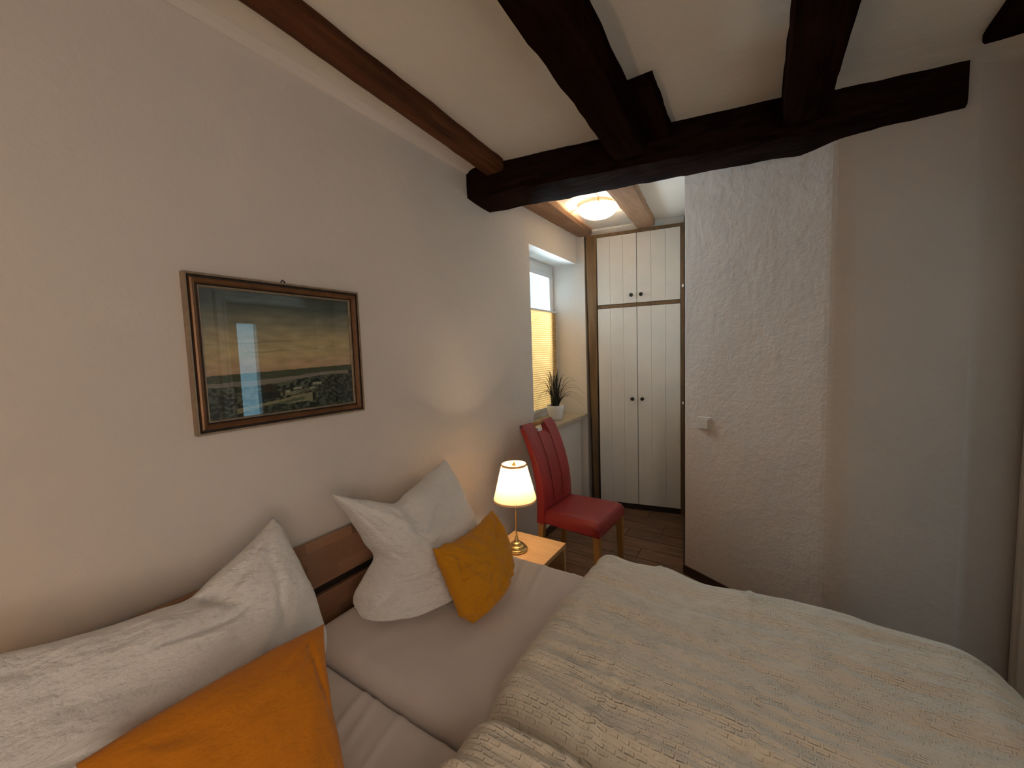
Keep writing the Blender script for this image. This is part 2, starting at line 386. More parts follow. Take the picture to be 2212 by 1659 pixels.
# alcove window
win = bmesh.new(); FX0, FX1 = -1.83, -1.775; y0, y1, z0, z1 = 2.80, 3.588, 0.885, 2.345
for b_ in ((y0, y1, 2.262, z1), (y0, y1, z0, 0.945), (y0, y0+0.07, 0.945, 2.262), (3.535, y1, 0.945, 2.262)):
    box(win, FX0, FX1, *b_)
window = struct('window_1', win, 'white_gloss'); bevel(window, 0.004)
bm = bmesh.new()
for b_ in ((2.87, 3.552, 2.215, 2.262), (2.87, 3.552, 0.945, 0.995), (2.87, 2.925, 0.995, 2.215), (3.49, 3.552, 0.995, 2.215)):
    box(bm, -1.82, -1.765, *b_)
o = link('sash', bm, 'white_gloss', window); bevel(o, 0.006)
bm = bmesh.new(); box(bm, -1.800, -1.794, 2.92, 3.495, 0.99, 2.22); link('pane', bm, 'pane', window)
bm = bmesh.new()
prism(bm, [(-1.80, 2.80), (-1.505, 2.665), (-1.442, 2.665), (-1.442, 3.606), (-1.80, 3.585)], 0.873, 0.904)
sill = struct('trim_3', bm, 'sill'); bevel(sill, 0.004)
sill['label'] = 'beige stone window sill with a rounded nosing'
# frames of the hall window and of the unseen window added in the right wall
def plain_window(name, axis, c, a0, a1, z0, z1, fw=0.05):
    bm = bmesh.new()
    rects = ((a0, a1, z1-fw, z1), (a0, a1, z0, z0+fw), (a0, a0+fw, z0+fw, z1-fw), (a1-fw, a1, z0+fw, z1-fw))
    for r0, r1, q0, q1 in rects:
        if axis == 'X': box(bm, c, c+0.05, r0, r1, q0, q1)
        else: box(bm, r0, r1, c, c+0.05, q0, q1)
    o = struct(name, bm, 'white_gloss')
    bm = bmesh.new()
    if axis == 'X': box(bm, c+0.02, c+0.026, a0+0.02, a1-0.02, z0+0.02, z1-0.02)
    else: box(bm, a0+0.02, a1-0.02, c+0.02, c+0.026, z0+0.02, z1-0.02)
    link('pane', bm, 'pane', o)
plain_window('window_2', 'X', XH+0.02, HY0, HY1, HZ0, HZ1, 0.02)
plain_window('window_added', 'X', XR+0.06, -1.05, -0.05, 0.88, 2.1)  # unseen window added behind the camera to go with the warm fill

bm = bmesh.new(); prev = []  # blind added over the unseen window to hold back blue sky light
for i in range(61):
    x_ = XR+0.028+(0.009 if i % 2 else 0.0); z_ = 2.09-1.20*i/60; prev.append((bm.verts.new((x_, -1.04, z_)), bm.verts.new((x_, -0.06, z_))))
for a, b in zip(prev, prev[1:]): bm.faces.new((a[0], a[1], b[1], b[0]))
tag(link('pleated_blind', bm, 'blind'), 'beige pleated blind added out of view, closed over the added window to keep sky light out', 'blind')
# panelled door with casing in the right wall
def panel_door(name, w_, M_):
    bm = bmesh.new(); box(bm, 0, w_, 0.004, 0.034, 0, 1.98)
    for b_ in ((w_-0.09, w_, 0, 1.98), (0, 0.09, 0, 1.98), (0.09, w_-0.09, 1.87, 1.98), (0.09, w_-0.09, 0, 0.2), (0.09, w_-0.09, 1.50, 1.60), (w_/2-0.03, w_/2+0.03, 0.2, 1.50)):
        box(bm, b_[0], b_[1], -0.014, 0.004, b_[2], b_[3])
    o = struct(name, bm, 'door_paint'); bevel(o, 0.004); o.matrix_world = M_
    bm = bmesh.new(); tube(bm, [(w_-0.05, -0.014, 1.02), (w_-0.05, -0.055, 1.02), (w_-0.15, -0.06, 1.02)], 0.009); link('door_handle', bm, 'steel', o, smooth=True)
panel_door('door_1', 0.74, Matrix.Translation((XR+0.125, DY0+0.012, 0.01)) @ Matrix.Rotation(math.radians(4), 4, 'Z') @ Matrix.Diagonal((1, -1, 1, 1)))
panel_door('door_2', 0.38, Matrix.Translation((XH-0.002, 2.27, 0.01)) @ Matrix.Rotation(math.radians(90), 4, 'Z') @ Matrix.Diagonal((1, -1, 1, 1)))
bm = bmesh.new()
def casing_run(bm, pts):        # stepped profile swept round the opening: list of (inner y,z) -> (outer y,z)
    steps = [(0.0, 0.010), (0.014, 0.024), (0.026, 0.024), (0.032, 0.014), (0.052, 0.014), (0.058, 0.026), (0.078, 0.026), (0.084, 0.0)]
    lines = []
    for s, d in steps:
        lines.append([(XR-d, DY1+s, 0), (XR-d, DY1+s, DZ+s), (XR-d, DY0-s, DZ+s), (XR-d, DY0-s, 0)])
    lines.append([(XR+0.01, DY1+0.084, 0), (XR+0.01, DY1+0.084, DZ+0.084), (XR+0.01, DY0-0.084, DZ+0.084), (XR+0.01, DY0-0.084, 0)])
    lines.append([(XR+0.01, DY1, 0), (XR+0.01, DY1, DZ), (XR+0.01, DY0, DZ), (XR+0.01, DY0, 0)])
    V = [[bm.verts.new(p) for p in l] for l in lines]; n = len(V)
    for i in range(n):
        for k in range(3): bm.faces.new((V[i][k], V[i][k+1], V[(i+1) % n][k+1], V[(i+1) % n][k]))
    bm.faces.new([v[0] for v in V]); bm.faces.new([v[3] for v in V][::-1])
casing_run(bm, None); struct('trim_4', bm, 'door_paint')['label'] = 'moulded white door casing at the right edge'

# ------------------------------------------------------------------ beams
def beam(name, secs, mat, label, rough=0.006, seed=0, nl=60, group=None):
    """secs: list of (t, [bl, br, tr, tl]); lofted, edges rounded and hewn"""
    bm = bmesh.new(); m = 5; rings = []
    for i in range(nl+1):
        tt = i/nl
        for (t0, s0), (t1, s1) in zip(secs, secs[1:]):
            if t0 <= tt <= t1+1e-9: break
        k = (tt-t0)/(t1-t0); c = [Vector(a_)*(1-k)+Vector(b_)*k for a_, b_ in zip(s0, s1)]
        cen = sum(c, Vector())/4; ring = []
        for e in range(4):
            for j in range(m):
                f = j/m; p = c[e]*(1-f)+c[(e+1) % 4]*f
                if j == 0: p = p+(cen-p).normalized()*0.007
                q = p*7+Vector((seed*3.1, 0, 0))
                amp = rough*(N3(q.x, q.y, q.z)+0.5*N3(q.x*3.7, q.y*3.7, q.z*3.7))
                if j in (0, 1, m-1): amp += rough*0.9*min(0, N3(q.x*2, q.y*2, q.z*2+9))
                if 0 < i < nl: p = p+(p-cen).normalized()*amp
                ring.append(bm.verts.new(p))
        rings.append(ring)
    n = 4*m
    for p, q in zip(rings, rings[1:]):
        for i in range(n): bm.faces.new((p[i], p[(i+1) % n], q[(i+1) % n], q[i]))
    bm.faces.new(rings[0][::-1]); bm.faces.new(rings[-1])
    o = link(name, bm, mat, smooth=True)
    o.modifiers.new('es', 'EDGE_SPLIT').split_angle = 0.75
    tag(o, label, 'beam', group); return o
def sec(x0, x1, y, zb, zt): return [(x0, y, zb), (x1, y, zb), (x1, y, zt), (x0, y, zt)]
beam('ceiling_beam', [(0, sec(-1.29, -1.135, -1.6, 2.588, 2.61)), (0.62, sec(-1.345, -1.200, 0.60, 2.580, 2.61)), (1, sec(-1.385, -1.262, 1.96, 2.535, 2.61))], 'beam_brown',
     'reddish brown hewn ceiling beam running beside the left wall', 0.004, 1)
beam('ceiling_beam', [(0, sec(-0.56, -0.395, -1.6, 2.45, 2.62)), (1, sec(-0.66, -0.500, 2.06, 2.45, 2.62))], 'beam_black',
     'near-black ceiling beam above the bed meeting the cross-beam beside the short block', 0.006, 2)
beam('ceiling_beam', [(0, sec(0.10, 0.28, -1.6, 2.45, 2.62)), (1, sec(0.044, 0.208, 2.20, 2.45, 2.62))], 'beam_black',
     'near-black ceiling beam right of the short block, running to the cross-beam', 0.006, 3)
beam('ceiling_beam', [(0, sec(0.64, 0.86, -1.6, 2.56, 2.62)), (1, sec(0.650, 0.86, 2.235, 2.562, 2.62))], 'beam_black',
     'black beam end in the top right corner of the room', 0.006, 4)
beam('beam_block', [(0, sec(-0.522, -0.392, 1.72, 2.545, 2.62)), (1, sec(-0.525, -0.402, 2.14, 2.53, 2.62))], 'beam_black',
     'short dark timber block fixed between ceiling beam and cross-beam', 0.005, 5, 16)
def fr(x): return 1.935+(x+1.511)*0.192
beam('cross_beam', [(0, [(-1.54, 2.172, 2.408), (-1.54, 1.930, 2.43), (-1.54, 1.930, 2.625), (-1.54, 2.172, 2.66)]),
     (0.5, [(-0.44, 2.352, 2.408), (-0.44, fr(-0.44), 2.425), (-0.44, fr(-0.44), 2.625), (-0.44, 2.352, 2.66)]),
     (1, [(0.655, 2.54, 2.40), (0.655, 2.352, 2.415), (0.655, 2.352, 2.612), (0.655, 2.54, 2.63)])], 'beam_blackX',
     'massive blackened cross-beam spanning the room in front of the alcove', 0.006, 6, 90)
beam('alcove_beam', [(0, sec(-1.530, -1.29, 2.20, 2.568, 2.66)), (1, sec(-1.512, -1.375, 3.61, 2.575, 2.66))], 'beam_light',
     'light brown alcove ceiling beam along the window wall', 0.005, 7, 40)
beam('alcove_beam', [(0, sec(-0.905, -0.715, 2.36, 2.568, 2.66)), (1, sec(-0.985, -0.828, 3.69, 2.575, 2.66))], 'beam_light',
     'light brown alcove ceiling beam right of the glowing ceiling lamp', 0.005, 8, 40)

# ------------------------------------------------------------------ wardrobe
ward = thing('wardrobe', 'tall white built-in wardrobe with brown timber frame and black knobs', 'wardrobe', (W0.x, W0.y, 0), math.radians(9.5))
# local: x = s along the front (0 at right edge), y = depth behind the front
bm = bmesh.new()
hexa(bm, [(-0.797, -0.012, 0.0), (-0.752, -0.012, 0.0), (-0.752, 0.06, 0.0), (-0.797, 0.06, 0.0), (-0.836, -0.012, 2.575), (-0.736, -0.012, 2.575), (-0.736, 0.06, 2.575), (-0.836, 0.06, 2.575)])
o = link('post', bm, 'frame_brown', ward, label='leaning brown post left of the doors'); bevel(o, 0.004)
bm = bmesh.new(); box(bm, -0.014, 0.012, -0.006, 0.06, 0, 2.575); link('post', bm, 'frame_brown', ward, label='narrow right post')
bm = bmesh.new(); hexa(bm, [(-0.736, -0.006, 2.546), (-0.014, -0.006, 2.546), (-0.014, 0.06, 2.546), (-0.736, 0.06, 2.546), (-0.736, -0.006, 2.574), (-0.014, -0.006, 2.574), (-0.014, 0.06, 2.574), (-0.736, 0.06, 2.574)])
link('top_rail', bm, 'frame_brown', ward)
bm = bmesh.new(); box(bm, -0.736, -0.014, -0.004, 0.06, 1.896, 1.924); link('middle_rail', bm, 'frame_brown', ward)
bm = bmesh.new(); box(bm, -0.752, -0.014, 0.0, 0.06, 0.0, 0.05); link('plinth', bm, 'frame_dark', ward)
bm = bmesh.new(); box(bm, -0.79, 0.008, 0.022, 0.5, 0.03, 2.60); link('carcass', bm, 'frame_dark', ward)
bm = bmesh.new(); box(bm, -0.84, 0.012, 0.02, 0.5, 2.576, 2.66); link('filler', bm, 'white_board', ward, label='white filler strip above the top rail')
def door_leaf(x0, x1, z0, z1, kx, kz, lab):
    bm = bmesh.new(); box(bm, x0, x1, 0.006, 0.02, z0, z1)
    d = link('door', bm, 'white_board', ward, label=lab)
    n = 3
    for i in range(n):
        a = x0+(x1-x0)*i/n; b = x0+(x1-x0)*(i+1)/n; e = 0.0005
        bm = bmesh.new(); box(bm, a+(e if i else 0), b-(e if i < n-1 else 0), -0.006, 0.007, z0, z1)
        p_ = link('plank', bm, 'white_board', d); bevel(p_, 0.0007, 1)
    bm = bmesh.new(); lathe(bm, [(0.0, 0.0), (0.007, 0.0), (0.007, 0.010), (0.014, 0.014), (0.0175, 0.021), (0.0165, 0.028), (0.010, 0.031), (0.0, 0.031)], 20)
    bmesh.ops.remove_doubles(bm, verts=bm.verts, dist=1e-5)
    k = link('knob', bm, 'black_knob', d, smooth=True); k.rotation_euler = (PI/2, 0, 0); k.location = (kx, -0.006, kz)
door_leaf(-0.732, -0.3825, 1.929, 2.544, -0.427, 1.997, 'upper left door')
door_leaf(-0.3775, -0.018, 1.929, 2.544, -0.343, 1.997, 'upper right door')
door_leaf(-0.732, -0.3825, 0.055, 1.892, -0.425, 1.052, 'lower left door')
door_leaf(-0.3775, -0.018, 0.055, 1.892, -0.339, 1.053, 'lower right door')
for z in (2.04, 1.02):
    bm = bmesh.new(); box(bm, -0.006, 0.010, -0.02, -0.004, z-0.012, z+0.012); o = link('hinge', bm, 'white_gloss', ward); bevel(o, 0.003)

# ------------------------------------------------------------------ bed
bed = thing('double_bed', 'double bed with brown slatted wooden headboard against the left wall', 'bed', (-0.47, 0.75, 0))
def L(o, c=(-0.47, 0.75, 0)): 
    o.matrix_parent_inverse = Matrix.Translation((-c[0], -c[1], -c[2])); return o
def bpart(name, mat, b_, wd=0.004, parent=bed, **kw):
    bm = bmesh.new(); box(bm, *b_); o = link(name, bm, mat, parent, **kw); bevel(o, wd); 
    if parent is bed: L(o)
    return o
hb = bpart('headboard', 'frame_dark', (-1.506, -1.494, -0.10, 1.60, 0.34, 0.74))
for z0, z1 in ((0.615, 0.800), (0.395, 0.578)):
    bpart('board', 'head', (-1.492, -1.466, -0.20, 1.690, z0, z1), 0.004, hb)
for y_ in (-0.16, 1.60):
    bpart('post', 'head', (-1.494, -1.44, y_, y_+0.06, 0.0, 0.40), 0.004)
bpart('side_rail', 'bedframe', (-1.44, 0.43, 1.60, 1.63, 0.20, 0.38)); bpart('side_rail', 'bedframe', (-1.44, 0.43, -0.16, -0.13, 0.20, 0.38))
bpart('foot_board', 'bedframe', (0.43, 0.455, -0.16, 1.63, 0.20, 0.40))
bpart('slatted_base', 'bedframe', (-1.43, 0.428, -0.125, 1.595, 0.25, 0.30))
for x_, y_ in ((-1.40, -0.13), (-1.40, 1.54), (0.365, -0.13), (0.365, 1.54)):
    bpart('leg', 'bedframe', (x_, x_+0.06, y_, y_+0.06, 0.0, 0.245))

def mattress(y0, y1, ztop, label, seed):
    bm = bmesh.new(); x0, x1 = -1.40, 0.425; z0 = 0.302; R = 0.055; nx, ny = 260, 110
    def rr(t, n, a, b):
        # distribute samples, denser at rounded edges
        return a+(b-a)*t
    top = {}
    def prof(d):            # rounded shoulder drop
        return 0 if d >= R else R-math.sqrt(max(0, R*R-(R-d)**2))
    xs = sorted(set([x0+R*(1-math.cos(PI/2*i/6)) for i in range(7)]+[x0+R+(x1-x0-2*R)*i/nx for i in range(1, nx)]+[x1-R*(1-math.cos(PI/2*i/6)) for i in range(7)]))
    ys = sorted(set([y0+R*(1-math.cos(PI/2*i/6)) for i in range(7)]+[y0+R+(y1-y0-2*R)*i/ny for i in range(1, ny)]+[y1-R*(1-math.cos(PI/2*i/6)) for i in range(7)]))
    G = []
    for x in xs:
        rowv = []
        for y in ys:
            d = min(x-x0, x1-x, y-y0, y1-y); zz = ztop-prof(d)
            zz += 0.004*N3(x*2.1, y*2.1, seed)
            # tension creases of the fitted sheet, running across the bed near the far edge
            cr_ = 0
            for cx, slope, amp in ((-1.02, 0.55, 0.006), (-0.86, 0.40, 0.005), (-0.97, 0.62, 0.004), (-0.70, -0.3, 0.003)):
                u = (x-cx)-slope*(y1-y)*0.6; fade = max(0, 1-abs(y1-0.12-y)/0.30)
                cr_ += 1.3*amp*fade*math.exp(-(u/0.013)**2)
            zz += cr_
            if d > 0.01: zz += 0.0016*N3(x*18, y*5, seed+3)
            rowv.append(bm.verts.new((x, y, zz)))
        G.append(rowv)
    for i in range(len(xs)-1):
        for j in range(len(ys)-1): bm.faces.new((G[i][j], G[i+1][j], G[i+1][j+1], G[i][j+1]))
    loop = [G[i][0] for i in range(len(xs))]+[G[-1][j] for j in range(1, len(ys))]+[G[i][-1] for i in range(len(xs)-2, -1, -1)]+[G[0][j] for j in range(len(ys)-2, 0, -1)]
    low = [bm.verts.new((v.co.x, v.co.y, z0)) for v in loop]; n = len(loop)
    for i in range(n): bm.faces.new((loop[i], low[i], low[(i+1) % n], loop[(i+1) % n]))
    bm.faces.new(low)
    o = link('mattress', bm, 'sheet', smooth=True); tag(o, label, 'mattress'); return o
mattress(0.725, 1.590, 0.525, 'far mattress in a smooth pale fitted sheet, beside the nightstand with the lit lamp', 1)
mattress(-0.125, 0.722, 0.500, 'near mattress in a pale fitted sheet, under the left white pillow', 2)

# ------------------------------------------------------------------ duvets
def duvet(name, x0, x1, y0, y1, zb, H, label, seed, XF, YF, ax=150, ay=110, headlift=0.0, side='far'):
    """quilt as a closed sheet pair: outer skin over the mattress, bending down past XF (foot) and YF (far side)"""
    bm = bmesh.new(); nx = int((x1-x0)/0.0075); ny = int((y1-y0)/0.0062); R = 0.045
    def bend(a, lim):
        if a <= lim: return a, 0, 0
        th = (a-lim)/R
        if th < PI/2: return lim+R*math.sin(th), R*(1-math.cos(th)), th
        return lim+R, R+(a-lim-R*PI/2), PI/2
    def h(a, b):
        e = 0.085
        da = min(a-x0, x1-a+0.02); db = min(b-y0, y1-b)
        def pr(d, r): d = max(0, min(1, d/r)); return math.sqrt(max(0, 1-(1-d)**2))
        base = H*pr(da, 0.10)*pr(db, 0.085)
        puff = 0.022*N3(a*2.3, b*3.1, seed)+0.010*N3(a*4.1, b*6.3, seed+5)
        bw = b+0.035*N3(a*2.0, b*2.0, seed+2)+0.012*N3(a*7, b*7, seed+8)
        near_head = max(0, 1-(a-x0)/0.5)
        r1 = 1-abs(N3(a*2.6, bw*15, seed+11))*2.3
        r2 = N3(a*4.5, bw*34, seed+13)
        r3 = N3(a*9, bw*70, seed+17)
        rip = (0.0135+0.007*near_head)*r1+(0.0060+0.005*near_head)*r2+0.0020*r3
        # pressed fold lines across the quilt
        sm = 0
        for sx in (-0.345, -0.028):
            u = a-sx-0.012*math.sin(b*5+seed); sm += 0.0045*math.exp(-(u/0.008)**2)-0.002*math.exp(-((abs(u)-0.025)/0.015)**2)
        # gathering crease near the middle
        u = math.hypot((a+0.06)/0.06, (b-1.0)/0.02); sm += 0.010*math.exp(-u*u)
        m = pr(da, 0.06)*pr(db, 0.05)
        return base+(puff+rip+sm)*m
    T = []; Bt = []
    for i in range(nx+1):
        a = x0+(x1-x0)*i/nx; r1_ = []; r2_ = []
        for j in range(ny+1):
            b = y0+(y1-y0)*j/ny
            # ragged outline
            aa = a + 0.018*N3(b*5, seed, 1)*max(0, 1-(a-x0)/0.3)+0.03*math.sin(PI*(b-y0)/(y1-y0))*max(0, 1-(a-x0)/0.35)*(-1)
            bb = b + 0.012*N3(a*4, seed, 7)*(1 if j in (0, ny) else 0.8)
            X, dz1, t1 = bend(aa, XF); Y, dz2, t2 = bend(bb, YF)
            nrm = Vector((math.sin(t1), math.sin(t2), math.cos(t1)*math.cos(t2)+1e-4)).normalized()
            P0 = Vector((X, Y, zb-dz1-dz2)); hh = h(a, b)
            r1_.append(bm.verts.new(P0+nrm*hh)); r2_.append((P0, i, j))
        T.append(r1_); Bt.append(r2_)
    for i in range(nx):
        for j in range(ny): bm.faces.new((T[i][j], T[i+1][j], T[i+1][j+1], T[i][j+1]))
    # coarse underside sharing the rim
    S = 6; low = {}
    def lowv(i, j):
        if i in (0, nx) or j in (0, ny): return T[i][j]
        if (i, j) not in low: low[(i, j)] = bm.verts.new(Bt[i][j][0]+Vector((0, 0, 0.001)))
        return low[(i, j)]
    for i in range(nx):
        for j in range(ny):
            q = [lowv(i, j), lowv(i, j+1), lowv(i+1, j+1), lowv(i+1, j)]
            if len(set(q)) == 4 and bm.faces.get(q) is None: bm.faces.new(q)
    o = link(name, bm, 'duvet', smooth=True, recalc=True); tag(o, label, 'duvet'); return o
duvet('duvet', -0.615, 0.72, 0.765, 1.66, 0.527, 0.080, 'wide cream seersucker duvet spread over the far half of the bed', 3.3, 0.460, 1.585)
duvet('duvet', -0.600, 0.72, -0.20, 0.755, 0.505, 0.125, 'near cream seersucker duvet, its puffy corner rising at the bottom edge of the view', 9.1, 0.460, 2.0)

# ------------------------------------------------------------------ pillows
def pillow(name, TL, TR, BR, BL, mt, mr, mb, ml, T, mat, label, seed, n=90, dents=(), wr=1.0, crease=1.0, cat='pillow', back=0.55, roundness=0.5, cut=(0, 0, 0, 0), kink=0.0, midshift=(0.5, 0.5, 0.5, 0.5)):
    TL, TR, BR, BL, mt, mr, mb, ml = map(Vector, (TL, TR, BR, BL, mt, mr, mb, ml))
    def q(a, m, b, t, s=0.5, kk=0.0):      # quadratic through m at parameter s, blended with a broken line
        c = (m-a*(1-s)**2-b*s*s)/(2*s*(1-s)); c = a*(1-t)**2+c*2*t*(1-t)+b*t*t
        if kk:
            e = 0.10; lo = a+(m-a)*(t/s); hi = m+(b-m)*((t-s)/(1-s)); f = max(0, min(1, (t-s+e)/(2*e))); f = f*f*(3-2*f)
            c = c*(1-kk)+(lo*(1-f)+hi*f)*kk
        return c
    def P(u, v):                    # v: 0 top, 1 bottom
        t = q(TL, mt, TR, u, midshift[0], kink); bt = q(BL, mb, BR, u, midshift[2]); l = q(TL, ml, BL, v, midshift[3], kink); r = q(TR, mr, BR, v, midshift[1])
        return t*(1-v)+bt*v+l*(1-u)+r*u-(TL*(1-u)*(1-v)+TR*u*(1-v)+BL*(1-u)*v+BR*u*v)
    nrm = (BL-TL).cross(TR-TL).normalized()
    if nrm.x < 0: nrm = -nrm
    ctr = (TL+TR+BL+BR)/4
    bm = bmesh.new(); F = []; K = []
    for i in range(n+1):
        f_, k_ = [], []
        for j in range(n+1):
            u = i/n; v = j/n
            # ease samples so that edges stay dense
            u_ = 0.5-0.5*math.cos(PI*u)*(0.35)-0.5*(1-2*u)*0.65; v_ = 0.5-0.5*math.cos(PI*v)*0.35-0.5*(1-2*v)*0.65
            p = P(u_, v_)
            for (cu_, cv_), ck in zip(((0, 0), (1, 0), (1, 1), (0, 1)), cut):
                if ck: rr_ = math.hypot(u_-cu_, v_-cv_); p = p+(P(0.5, 0.5)-p)*ck*math.exp(-(rr_/0.11)**2)
            su = 4*u_*(1-u_); sv = 4*v_*(1-v_)
            th = T*(su**roundness)*(sv**roundness)
            edge = min(u_, 1-u_, v_, 1-v_)
            m = min(1, edge/0.10)
            w_ = 0
            # creases that radiate from the corners
            for (cu_, cv_) in ((0, 0), (1, 0), (1, 1), (0, 1)):
                du, dv = u_-cu_, v_-cv_; r = math.hypot(du, dv); an = math.atan2(dv, du)
                w_ += 0.010*crease*math.exp(-((r-0.22)/0.16)**2)*N3(an*4.5, seed+cu_*7+cv_*13, r*1.5)
            w_ += wr*(0.009*N3(u_*5, v_*5, seed)+0.007*N3(u_*10+seed, v_*15, seed)+0.0034*N3(u_*24, v_*38, seed))
            for du, dv, ru, rv, dp, rot in dents:
                x_, y_ = u_-du, v_-dv; c_, s_ = math.cos(rot), math.sin(rot); xx = (c_*x_+s_*y_)/ru; yy = (-s_*x_+c_*y_)/rv
                w_ -= dp*math.exp(-(xx*xx+yy*yy))
            wob = Vector((0, 0.006*N3(u_*9, v_*9, seed+4), 0.006*N3(u_*9, v_*9, seed+6)))*min(1, wr)
            pf = p+nrm*(th+w_*m)+wob; pb = p-nrm*(th*back+w_*m*0.3)+wob
            rim = i in (0, n) or j in (0, n)
            vf = bm.verts.new(p+wob if rim else pf); f_.append(vf); k_.append(vf if rim else bm.verts.new(pb))
        F.append(f_); K.append(k_)
    for i in range(n):
        for j in range(n):
            bm.faces.new((F[i][j], F[i+1][j], F[i+1][j+1], F[i][j+1]))
            qd = [K[i][j], K[i][j+1], K[i+1][j+1], K[i+1][j]]
            if bm.faces.get(qd) is None: bm.faces.new(qd)
    zmin = 0
    o = link(name, bm, mat, smooth=True); tag(o, label, cat); return o

pillow('pillow', (-1.335, 0.838, 1.012), (-1.345, 1.458, 0.985), (-1.00, 1.310, 0.575), (-1.300, 0.820, 0.560),
       (-1.27, 1.075, 0.905), (-1.215, 1.455, 0.750), (-1.09, 0.985, 0.552), (-1.26, 0.955, 0.735), 0.120, 'pillow',
       'large white pillow standing behind the mustard cushion, top edge dented', 2.2, 120,
       dents=((0.50, 0.05, 0.10, 0.18, 0.045, 0.2), (0.30, 0.60, 0.13, 0.020, 0.024, -0.30), (0.15, 0.80, 0.035, 0.14, 0.028, 0.35), (0.27, 0.86, 0.03, 0.09, 0.018, 0.1), (0.68, 0.20, 0.24, 0.028, 0.030, -0.35), (0.42, 0.70, 0.20, 0.018, 0.014, -0.2), (0.55, 0.34, 0.26, 0.02, 0.012, -0.1), (0.12, 0.45, 0.12, 0.03, 0.018, 0.2), (0.45, 0.88, 0.15, 0.02, 0.012, 0.1)),
       wr=1.1, crease=1.3, roundness=0.34, cut=(0.0, 0.0, 0.12, 0.14), kink=0.85, midshift=(0.5, 0.5, 0.5, 0.5))
pillow('pillow', (-1.27, -0.10, 1.00), (-1.335, 0.632, 0.996), (-1.085, 0.655, 0.570), (-0.95, -0.12, 0.555),
       (-1.275, 0.370, 0.882), (-1.235, 0.655, 0.810), (-0.99, 0.300, 0.545), (-1.12, -0.08, 0.78), 0.130, 'pillow',
       'large white pillow standing behind the orange cushion, far left of the headboard', 5.7, 120,
       dents=((0.66, 0.08, 0.030, 0.15, 0.045, -0.25), (0.60, 0.28, 0.12, 0.020, 0.024, 0.3), (0.36, 0.35, 0.17, 0.10, 0.025, 0.4), (0.22, 0.50, 0.22, 0.022, 0.030, 0.35), (0.20, 0.60, 0.25, 0.018, 0.024, 0.28), (0.18, 0.68, 0.25, 0.018, 0.022, 0.22), (0.7, 0.62, 0.3, 0.03, 0.012, -0.6), (0.82, 0.45, 0.02, 0.3, 0.010, 0.2)),
       wr=1.0, crease=0.8, roundness=0.36, cut=(0.05, 0.0, 0.10, 0.1), kink=0.6, midshift=(0.64, 0.5, 0.5, 0.5))
pillow('cushion', (-1.040, 1.038, 0.788), (-1.050, 1.434, 0.794), (-0.880, 1.318, 0.565), (-0.885, 1.020, 0.545),
       (-1.035, 1.232, 0.768), (-0.960, 1.412, 0.665), (-0.865, 1.155, 0.542), (-0.955, 1.030, 0.655), 0.078, 'orange2',
       'small mustard cushion leaning on the right white pillow, in the middle of the bed', 3.1, 80,
       dents=((0.12, 0.35, 0.02, 0.2, 0.010, 0.15), (0.22, 0.90, 0.025, 0.07, 0.02, 0.5), (0.5, 0.84, 0.12, 0.013, 0.012, -0.5), (0.6, 0.74, 0.14, 0.012, 0.008, -0.5), (0.30, 0.80, 0.10, 0.012, 0.010, -0.7), (0.6, 0.08, 0.2, 0.012, 0.008, 0.2), (0.7, 0.16, 0.2, 0.010, 0.006, 0.15)), wr=0.9, crease=1.7, cat='cushion', roundness=0.42, cut=(0.0, 0.0, 0.10, 0.10))
pillow('cushion', (-0.930, 0.112, 0.865), (-0.932, 0.541, 0.838), (-0.655, 0.430, 0.545), (-0.680, 0.070, 0.545),
       (-0.930, 0.320, 0.862), (-0.800, 0.465, 0.735), (-0.640, 0.250, 0.535), (-0.79, 0.12, 0.70), 0.070, 'orange',
       'small orange cushion in the foreground leaning on the left white pillow', 6.1, 80,
       dents=((0.93, 0.35, 0.02, 0.25, 0.012, -0.2),), wr=0.4, crease=0.8, cat='cushion', roundness=0.45)

# ------------------------------------------------------------------ nightstands and lamps
def nightstand(x0, y0, label, z=0.405, w_=0.35, d_=0.38):
    t_ = thing('nightstand', label, 'nightstand', (x0, y0, 0))
    def part(nm, b_, **kw):
        bm = bmesh.new(); box(bm, *b_); o = link(nm, bm, 'table', t_, **kw); bevel(o, 0.002, 1)
    part('table_top', (0, w_, 0, d_, z-0.026, z)); part('side_panel', (0.004, w_-0.002, 0.0, 0.024, 0, z-0.027)); part('side_panel', (0.004, w_-0.002, d_-0.024, d_, 0, z-0.027))
    part('shelf', (0.006, w_-0.01, 0.026, d_-0.026, 0.13, 0.15)); part('back_panel', (0.0, 0.003, 0.026, d_-0.026, 0.05, z-0.03))
    return t_
nightstand(-1.308, 1.640, 'light beech open-fronted nightstand beside the far side of the bed')

